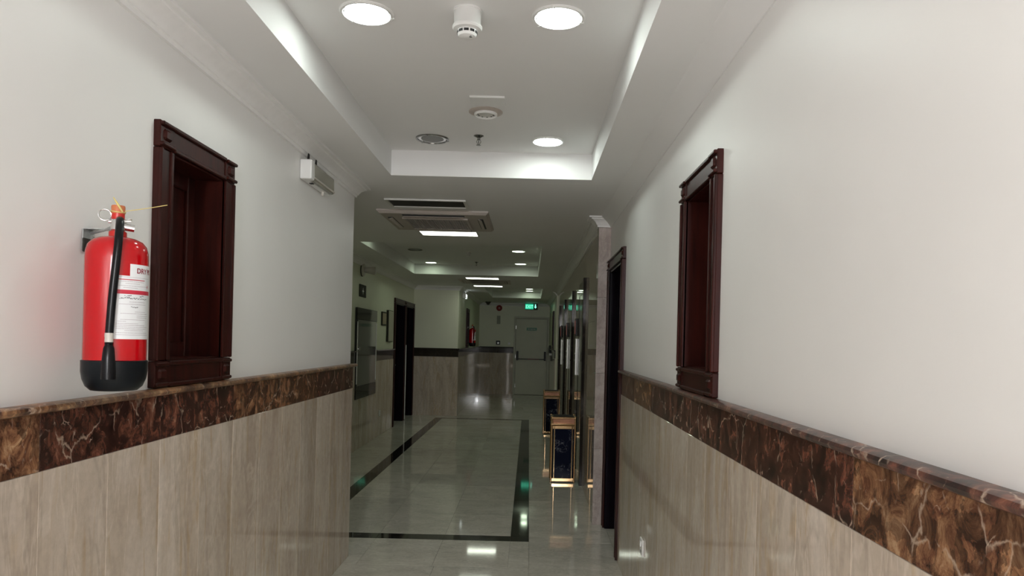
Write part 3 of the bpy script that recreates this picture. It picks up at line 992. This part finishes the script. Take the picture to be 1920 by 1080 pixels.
    tag(obj('handwriting', ink, M['ink'], lab), kind='stuff')
    fine = bmesh.new()
    for z, a, b in ((0.282, 0.01, 0.072), (0.277, 0.02, 0.055), (0.271, 0.0, 0.085), (0.266, 0.015, 0.05), (0.255, 0.075, 0.1),
                    (0.230, 0.03, 0.075), (0.224, 0.006, 0.08), (0.205, 0.045, 0.08), (0.2, 0.01, 0.09), (0.1945, 0.05, 0.09), (0.190, 0.05, 0.088),
                    (0.1845, 0.01, 0.08), (0.180, 0.002, 0.02), (0.1745, 0.0, 0.055), (0.170, 0.0, 0.075), (0.1655, 0.0, 0.09), (0.161, 0.0, 0.085), (0.1565, 0.02, 0.07), (0.1505, 0.0, 0.09)):
        s = a
        while s < b:
            w = rnd.uniform(0.0012, 0.004)
            patch(fine, s, s + w, z, z + 0.0011, 0.0009, 1)
            s += w + rnd.uniform(0.0004, 0.0012)
    patch(fine, 0.0, 0.098, 0.1455, 0.1463, 0.0009)
    patch(fine, 0.0, 0.098, 0.2935, 0.2942, 0.0009)
    tag(obj('fine_print', fine, M['inkgrey'], lab), kind='stuff')
    bm = bmesh.new()
    p = [(0.089, 0.277), (0.0915, 0.2725), (0.089, 0.2675), (0.0865, 0.2715)]
    bm.faces.new([bm.verts.new(wrap(a, z, 0.001)) for a, z in p])
    obj('flame_mark', bm, M['labelred'], lab)
    # bracket on the wall (wall lies at local x = -0.12)
    br = bmesh.new()
    box(br, -0.1195, -0.1165, 0.040, 0.092, 0.375, 0.428, bev=0.001)
    tube(br, [(-0.117, 0.075, 0.420), (-0.06, 0.04, 0.424), (-0.018, 0.01, 0.430)], 0.004, 8)
    box(br, -0.1195, -0.065, 0.048, 0.088, 0.4285, 0.4305)
    b1 = obj('bracket', br, M['galv'], t)
    for y, z in ((0.075, 0.43), (0.085, 0.412)):
        lt('screw', M['steel'], b1, [(0.004, -0.1165), (0.004, -0.115), (0.001, -0.114)], 10, (0, y, z), 'X')
    bx('hook_plate', M['dark'], b1, -0.1165, -0.112, 0.036, 0.086, 0.366, 0.403, bev=0.002)
    return t
ext = extinguisher((XL + 0.12, 1.86, 1.334), 'large red fire extinguisher hanging on near left wall beside mahogany window')
dup(ext, (XF + 0.12, 15.75, 1.334), 0, 'small distant red fire extinguisher on far left wall, seen down the corridor')

# ------------------------------------------------------------------ ceiling fittings
def downlight(loc, label, lit, group):
    t = thing('ceiling_downlight', label, 'downlight', loc, 0, group)
    lt('trim_ring', M['plastic'] if lit else M['darkchrome'], t, [(0.098, 0.0), (0.098, -0.004), (0.094, -0.008), (0.086, -0.008), (0.083, -0.003), (0.083, 0.0)], 40, close=False)
    if lit is None:
        lt('lens', M['greyrefl'], t, [(0.0, -0.0035), (0.066, -0.0035), (0.066, 0.0)], 32)
        lt('reflector', M['chrome'], t, [(0.0825, -0.0035), (0.066, -0.002), (0.066, 0.0), (0.0825, 0.0)], 32, close=False)
    else:
        lt('lens', lit, t, [(0.0, -0.0055), (0.05, -0.005), (0.076, -0.0035), (0.079, -0.001), (0.079, 0.0)], 36)
        lt('shadow_gap', M['greyrefl'], t, [(0.0825, -0.002), (0.0795, -0.002), (0.0795, 0.0), (0.0825, 0.0)], 36, close=False)
    for a in (0.3, 2.4, 4.5):
        bm = bmesh.new()
        box(bm, 0.080, 0.099, -0.003, 0.003, -0.0095, -0.002, bev=0.001)
        bmesh.ops.rotate(bm, verts=bm.verts[:], cent=(0, 0, 0), matrix=Matrix.Rotation(a, 3, 'Z'))
        obj('clip', bm, M['plastic'] if lit else M['darkchrome'], t)
    return t
GN, GF = 'downlights of the near coffer', 'downlights of the farther coffers'
downlight((-0.62, 2.583, CU), 'bright round downlight, front left of the near coffer', M['lampnear'], GN)
downlight((0.078, 2.58, CU), 'bright greenish round downlight, front right of the near coffer', M['lampnear'], GN)
downlight((0.082, 4.185, CU), 'bright round downlight at far right end of near coffer', M['lampnear'], GN)
downlight((-0.60, 4.19, CU), 'unlit grey round downlight at far left end of near coffer', None, GN)
downlight((-0.17, 9.37, CU), 'lit downlight on the right of the lobby coffer, nearer of two', M['lampfar'], GF)
downlight((-0.16, 10.9, CU), 'lit downlight at far right corner of the lobby coffer', M['lampfar'], GF)
downlight((-1.55, 11.0, CU), 'lit downlight at far left corner of the lobby coffer', M['lampfar'], GF)
downlight((-1.55, 9.46, CU), 'unlit dark downlight on the left of the lobby coffer', None, GF)
downlight((-1.55, 7.95, CU), 'lit downlight at the near left end of the lobby coffer, mostly hidden by its edge', M['lampfar'], GF)
downlight((-0.02, 16.15, CU), 'lit downlight in the farthest coffer, nearer of two', M['lampfar'], GF)
downlight((-0.02, 16.75, CU), 'lit downlight in the farthest coffer, just before the fire door', M['lampfar'], GF)

def smoke_detector(loc, label):
    t = thing('smoke_detector', label, 'smoke detector', loc, 0, 'smoke detectors in the coffers')
    lt('base', M['plastic'], t, [(0.052, 0.0), (0.052, -0.006), (0.049, -0.008), (0.048, -0.050), (0.053, -0.058)], 36)
    head = lt('head', M['plastic'], t, [(0.053, -0.058), (0.054, -0.064), (0.050, -0.070), (0.036, -0.074), (0.035, -0.086), (0.030, -0.094), (0.016, -0.099), (0.0, -0.100)], 36)
    for k in range(10):
        bm = bmesh.new()
        box(bm, 0.0342, 0.0358, -0.0085, 0.0085, -0.0855, -0.0765)
        bmesh.ops.rotate(bm, verts=bm.verts[:], cent=(0, 0, 0), matrix=Matrix.Rotation(2 * PI * k / 10 + PI / 2 * 3, 3, 'Z'))
        obj('slot', bm, M['black'], head)
    lt('led', M['greyrefl'], head, [(0.006, -0.094), (0.006, -0.100), (0.002, -0.101)], 12, (0.014, -0.012, 0))
    return t
sd = smoke_detector((-0.249, 2.547, CU), 'white smoke detector between the two front downlights')
sd2 = dup(sd, (-0.85, 9.6, CU), 0, 'small white smoke detector in the lobby coffer')

sd2.scale = (0.75, 0.75, 0.55)

sp = thing('ceiling_speaker', 'pale round ceiling disc with raised rim behind the small cover plate', 'ceiling speaker', (-0.253, 3.675, CU))
lt('flange', M['acpanel'], sp, [(0.088, 0.0), (0.088, -0.003), (0.066, -0.010), (0.060, -0.010), (0.060, 0.0)], 40)
lt('raised_rim', M['plastic'], sp, [(0.060, 0), (0.060, -0.018), (0.054, -0.022), (0.050, -0.018), (0.050, 0)], 40)
g = lt('centre_disc', M['aluminium'], sp, [(0.050, 0), (0.050, -0.013), (0.03, -0.015), (0, -0.016)], 32)
for k in range(6):
    a = PI * k / 5 + 0.2
    bx('slot', M['black'], g, 0.04 * math.cos(a) - 0.004, 0.04 * math.cos(a) + 0.004, 0.04 * math.sin(a) - 0.002, 0.04 * math.sin(a) + 0.002, -0.0165, -0.010)
tag(bx('cover_plate', M['plastic'], None, -0.317, -0.147, 3.43, 3.55, CU - 0.010, CU, bev=0.001), 'thin white blank plate on the ceiling in front of the speaker disc', 'cover plate')

def sprinkler(loc, label):
    t = thing('sprinkler_head', label, 'sprinkler', loc, 0, 'sprinkler heads in the coffers')
    lt('escutcheon', M['darkchrome'], t, [(0.030, 0), (0.030, -0.003), (0.014, -0.010), (0.010, -0.012)], 20)
    lt('stem', M['darkchrome'], t, [(0.009, -0.008), (0.009, -0.022), (0.006, -0.024)], 14)
    fr = bmesh.new()
    for s in (-1, 1):
        tube(fr, [(s * 0.006, 0, -0.022), (s * 0.013, 0, -0.034), (s * 0.004, 0, -0.052)], 0.0022, 6)
    obj('yoke', fr, M['darkchrome'], t, smooth=True)
    lt('bulb', M['greyrefl'], t, [(0.002, -0.024), (0.0035, -0.035), (0.002, -0.050)], 8)
    lt('deflector', M['darkchrome'], t, [(0.004, -0.050), (0.014, -0.054), (0.014, -0.056), (0.0, -0.057)], 16)
    return t
spk = sprinkler((-0.32, 4.11, CU), 'metal sprinkler head hanging at the far end of the near coffer')
dup(spk, (-0.83, 10.8, CU), 0, 'tiny sprinkler head at the far end of the lobby coffer')

# recessed vent, cassettes and light panels under the lobby ceiling
def frame_ring(bm, x0, x1, y0, y1, z0, z1, w, bev=0.002):
    box(bm, x0, x1, y0, y0 + w, z0, z1, bev=bev)
    box(bm, x0, x1, y1 - w, y1, z0, z1, bev=bev)
    box(bm, x0, x0 + w, y0 + w, y1 - w, z0, z1, bev=bev)
    box(bm, x1 - w, x1, y0 + w, y1 - w, z0, z1, bev=bev)

vent = thing('air_vent', 'oblong white framed dark vent in front of the ceiling air conditioner', 'air vent', (-0.79, 5.35, CL))
bm = bmesh.new()
frame_ring(bm, -0.30, 0.30, -0.15, 0.15, -0.012, 0.0, 0.022)
obj('frame', bm, M['aluminium'], vent)
bx('filter', M['dark'], vent, -0.278, 0.278, -0.128, 0.128, -0.003, 0.0)

def light_panel(loc, label, mat):
    t = thing('ceiling_light_panel', label, 'ceiling light', loc, 0, 'oblong light panels beside the air conditioners')
    bm = bmesh.new()
    frame_ring(bm, -0.285, 0.285, -0.15, 0.15, -0.010, 0.0, 0.018)
    obj('frame', bm, M['aluminium'], t)
    bx('diffuser', mat, t, -0.267, 0.267, -0.132, 0.132, -0.006, 0.0, bev=0.001)
    return t
light_panel((-0.795, 6.83, CL), 'lit oblong ceiling panel just behind the nearer air conditioner', M['panelnear'])
light_panel((-0.80, 11.75, CL), 'lit oblong ceiling panel in front of the farther air conditioner', M['panelfar'])
light_panel((-0.80, 13.40, CL), 'lit oblong ceiling panel behind the farther air conditioner', M['panelfar'])

def cassette(loc, label):
    t = thing('air_conditioner', label, 'air conditioner', loc, 0, 'cassette air conditioners in the ceiling')
    h = 0.445
    bm = bmesh.new()
    prof = [(h, 0.0), (h, -0.012), (h - 0.02, -0.030), (0.30, -0.034)]
    rings = [[bm.verts.new((sx * r, sy * r, z)) for sx, sy in ((-1, -1), (1, -1), (1, 1), (-1, 1))] for r, z in prof]
    for a, b in zip(rings[:-1], rings[1:]):
        for i in range(4):
            j = (i + 1) % 4
            bm.faces.new((a[i], a[j], b[j], b[i]))
    bm.faces.new(list(reversed(rings[0])))
    bm.faces.new(rings[-1])
    obj('face_panel', bm, M['acpanel'], t)
    for k in range(4):
        bm = bmesh.new()
        box(bm, -0.25, 0.25, -0.392, -0.345, -0.0345, -0.028)
        bmesh.ops.rotate(bm, verts=bm.verts[:], cent=(0, 0, 0), matrix=Matrix.Rotation(k * PI / 2, 3, 'Z'))
        slot = obj('air_outlet', bm, M['black'], t)
        bm = bmesh.new()
        box(bm, -0.245, 0.245, -0.382, -0.350, -0.041, -0.037, bev=0.001)
        bmesh.ops.rotate(bm, verts=bm.verts[:], cent=(0, -0.366, -0.039), matrix=Matrix.Rotation(0.35, 3, 'X'))
        bmesh.ops.rotate(bm, verts=bm.verts[:], cent=(0, 0, 0), matrix=Matrix.Rotation(k * PI / 2, 3, 'Z'))
        obj('louvre', bm, M['acpanel'], slot)
    bm = bmesh.new()
    frame_ring(bm, -0.27, 0.27, -0.27, 0.27, -0.046, -0.030, 0.022, 0.003)
    gr = obj('grille_frame', bm, M['acpanel'], t)
    bx('filter', M['dark'], gr, -0.25, 0.25, -0.25, 0.25, -0.0355, -0.033)
    bm = bmesh.new()
    for i in range(25):
        x = -0.24 + 0.02 * i
        box(bm, x - 0.0035, x + 0.0035, -0.25, 0.25, -0.043, -0.036)
    for i in range(13):
        y = -0.24 + 0.04 * i
        box(bm, -0.25, 0.25, y - 0.003, y + 0.003, -0.042, -0.037)
    tag(obj('grille_slats', bm, M['acslat'], gr), kind='stuff')
    return t
ac = cassette((-0.795, 6.08, CL), 'nearer square ceiling air conditioner with central grille, behind the dark vent')
ac2 = dup(ac, (-0.795, 12.47, CL), 0, 'farther ceiling air conditioner between two lit panels')

ac2.scale = (1, 1, 0.3)

# dome camera, bell, exit sign at the corridor end
dc = thing('dome_camera', 'small black dome camera under the ceiling before the end wall', 'camera', (-1.12, 19.0, CL))
lt('base', M['dark'], dc, [(0.075, 0), (0.075, -0.02), (0.06, -0.028)], 24)
lt('dome', M['glass'], dc, [(0.055, -0.026), (0.052, -0.05), (0.036, -0.075), (0.015, -0.086), (0, -0.088)], 24)

bl = thing('fire_bell', 'round dark red fire bell high on the end wall', 'bell', (-0.84, YE, 2.37), RE)
lt('backplate', M['dark'], bl, [(0.05, 0), (0.05, 0.03)], 20, (0, 0, 0), 'Y')
lt('gong', M['bell'], bl, [(0.082, 0.025), (0.080, 0.04), (0.06, 0.058), (0.03, 0.064), (0, 0.065)], 28, (0, 0, 0), 'Y')
lt('centre_nut', M['steel'], bl, [(0.012, 0.06), (0.012, 0.072), (0.004, 0.075)], 12, (0, 0, 0), 'Y')

tag(bx('wall_plate', M['greyplate'], None, -0.90, -0.80, YE - 0.012, YE, 1.93, 2.16, bev=0.003), 'faint grey upright plate below the red bell', 'wall plate')

sw = thing('call_point', 'small black framed alarm call point above the end wall rail', 'call point', (-0.85, YE, 1.365), RE)
bx('frame', M['black'], sw, -0.055, 0.055, 0, 0.03, 0, 0.11, bev=0.006)
bx('button', M['brightsteel'], sw, -0.028, 0.022, 0.03, 0.036, 0.02, 0.07, bev=0.004)
tag(bx('light_switch', M['plastic'], None, -0.575, -0.52, YE - 0.012, YE, 1.375, 1.43, bev=0.004), 'small white switch on end wall left of the fire door', 'switch')

ex = thing('exit_sign', 'glowing green exit sign hanging from ceiling above the fire door', 'exit sign', (0.04, 19.25, 2.335), RE)
bx('housing', M['black'], ex, -0.175, 0.175, -0.03, 0.03, 0, 0.165, bev=0.006)
fc = bx('sign_face', M['greenlit'], ex, -0.055, 0.165, 0.030, 0.032, 0.012, 0.153)
for s in (-1, 1):
    tb('hanger', M['steel'], ex, [(s * 0.12, 0, 0.16), (s * 0.12, 0, CL - 2.335)], 0.004, 8)
bm = text_mesh('EXIT', 0.125, 0.0015)
for v in bm.verts:
    x, y, z = v.co
    v.co = (0.155 - x * 0.80, 0.0335 + z, 0.038 + y)
obj('lettering', bm, M['whitelit'], fc)
bm = bmesh.new()
pts = [(-0.095, 0.145), (-0.125, 0.145), (-0.125, 0.08), (-0.148, 0.08), (-0.11, 0.03), (-0.072, 0.08), (-0.095, 0.08)]
bot = [bm.verts.new((x, 0.030, z)) for x, z in pts]
top = [bm.verts.new((x, 0.034, z)) for x, z in pts]
bm.faces.new(bot); bm.faces.new(list(reversed(top)))
for i in range(len(pts)):
    j = (i + 1) % len(pts)
    bm.faces.new((bot[i], bot[j], top[j], top[i]))
obj('arrow', bm, M['whitelit'], ex)

# ------------------------------------------------------------------ emergency lights on the walls
def emergency_light(loc, rz, label, lens):
    t = thing('emergency_light', label, 'emergency light', loc, rz, 'boxed emergency lights on the left walls')
    bx('back_box', M['plastic'], t, -0.22, 0.22, 0.0, 0.034, 0.0, 0.10, bev=0.006, segs=2)
    bx('end_cap', M['plastic'], t, 0.165, 0.221, 0.0, 0.062, -0.001, 0.101, bev=0.007, segs=2)
    df = bx('diffuser', lens, t, -0.218, 0.166, 0.033, 0.060, 0.004, 0.096, bev=0.010, segs=2)
    bx('diffuser_rib', M['plasticdim'], df, -0.218, 0.166, 0.058, 0.063, 0.012, 0.022, bev=0.002)
    bx('test_switch', M['black'], t, 0.09, 0.115, 0.018, 0.036, -0.004, 0.001)
    lt('indicator', M['plasticdim'], t, [(0.008, 0.002), (0.008, -0.018), (0.003, -0.024)], 12, (-0.12, 0.02, 0))
    for a in (0.20, 0.07):
        tb('cable', M['black'], t, [(a, 0.034, 0.095), (a - 0.004, 0.034, 0.118), (a - 0.018, 0.032, 0.136), (a - 0.040, 0.028, 0.138), (a - 0.058, 0.022, 0.122), (a - 0.066, 0.012, 0.098)], 0.0036, 8)
    return t
em = emergency_light((XL, 3.88, 2.30), RL, 'white boxed emergency light with black cables under the left cornice', M['diffoff'])
em2 = emergency_light((XF, 14.7, 2.33), RL, 'tiny lit emergency light high on the far left wall', simple('emergency_lit', (1, 1, 1), 0.4, emit=(0.9, 1, 0.95), estr=0.7))

# round twin spot on the lobby wall
rs = thing('wall_spotlight', 'round grey spotlight with bright lens high on lobby wall above the cabinet', 'spotlight', (XLB, 9.45, 2.38), RL)
lt('back_disc', M['plasticdim'], rs, [(0.085, 0), (0.085, 0.02), (0.075, 0.035)], 28, (0, 0, 0), 'Y')
lt('rim', M['dark'], rs, [(0.089, 0.0), (0.089, 0.012), (0.085, 0.014)], 28, (0, 0, 0), 'Y')
bm = bmesh.new()
tube(bm, [(0, 0.03, 0), (-0.03, 0.09, 0), (-0.06, 0.16, -0.005)], [0.035, 0.045, 0.055], 16)
hd = obj('lamp_head', bm, M['plasticdim'], rs, smooth=True)
bm = bmesh.new()
tube(bm, [(-0.058, 0.158, -0.005), (-0.064, 0.170, -0.005)], [0.048, 0.042], 16)
obj('lens', bm, M['plastic'], hd, smooth=True)

# ------------------------------------------------------------------ fittings of the lobby left wall
cab = thing('hose_cabinet', 'tall dark framed cabinet with grey glazed door on lobby left wall', 'cabinet', (XLB, 9.75, 0.67), RL)
bx('body', M['black'], cab, -0.60, 0.60, 0.0, 0.022, 0, 1.20, bev=0.003)
d = bx('door', M['glass'], cab, -0.55, 0.57, 0.022, 0.030, 0.17, 1.04, bev=0.002)
for s in (-1, 1):
    bx('edge_strip', M['brightsteel'], d, s * 0.575 + 0.01, s * 0.555 + 0.01, 0.024, 0.036, 0.20, 1.02, bev=0.003)
bx('top_panel', M['portal'], cab, -0.60, 0.60, 0.022, 0.028, 1.045, 1.20, bev=0.002)
bx('bottom_panel', M['portal'], cab, -0.60, 0.60, 0.022, 0.028, 0.0, 0.165, bev=0.002)
lt('latch', M['chrome'], d, [(0.022, 0.028), (0.022, 0.045), (0.01, 0.05)], 16, (0.50, 0, 0.66), 'Y')

pl = thing('wall_sign', 'small dark square sign with bright star mark above the cabinet', 'sign', (XLB, 9.5, 2.02), RL)
bx('plate', M['dark'], pl, -0.18, 0.18, 0, 0.012, 0, 0.165, bev=0.002)
bm = bmesh.new()
st = [(0.055 * (1 if i % 2 == 0 else 0.35) * math.cos(PI / 2 + i * PI / 4), 0.055 * (1 if i % 2 == 0 else 0.35) * math.sin(PI / 2 + i * PI / 4)) for i in range(8)]
bm.faces.new([bm.verts.new((x, 0.0128, 0.08 + z)) for x, z in st])
obj('star', bm, M['brightsteel'], pl)

gp = thing('door_plaque', 'small gold plaque with dark edge left of the lobby doors', 'plaque', (XLB, 10.90, 1.67), RL)
bx('back', M['dark'], gp, -0.15, 0.15, 0, 0.02, 0, 0.21, bev=0.003)
bx('face', M['plaque'], gp, -0.13, 0.13, 0.02, 0.023, 0.02, 0.19)
nb = thing('notice_board', 'tall narrow pale board with dark edge beside the lobby doors', 'board', (XLB, 11.34, 1.42), RL)
bx('backing', M['dark'], nb, -0.19, 0.19, 0, 0.035, 0, 0.50, bev=0.003)
bx('sheet', M['board'], nb, -0.18, 0.18, 0.035, 0.039, 0.01, 0.49)

# sockets low on the walls
def socket(loc, rz, label):
    t = thing('wall_socket', label, 'socket', loc, rz, 'white sockets low on the dado')
    bx('plate', M['plastic'], t, -0.043, 0.043, 0, 0.010, 0, 0.086, bev=0.003)
    bx('rocker', M['plastic'], t, -0.012, 0.012, 0.009, 0.016, 0.045, 0.072, bev=0.002)
    for s in (-1, 1):
        bx('pin_hole', M['black'], t, s * 0.008 - 0.003, s * 0.008 + 0.003, 0.0095, 0.0105, 0.014, 0.024)
    return t
# ray through the white plate near the foot of the right wall
so = socket((XR - T, 3.80, 0.36), RR, 'white socket low on the right marble dado near the door')
dup(so, (XLB + T, 10.70, 0.30), RL, 'white socket low on lobby left wall under the gold plaque')
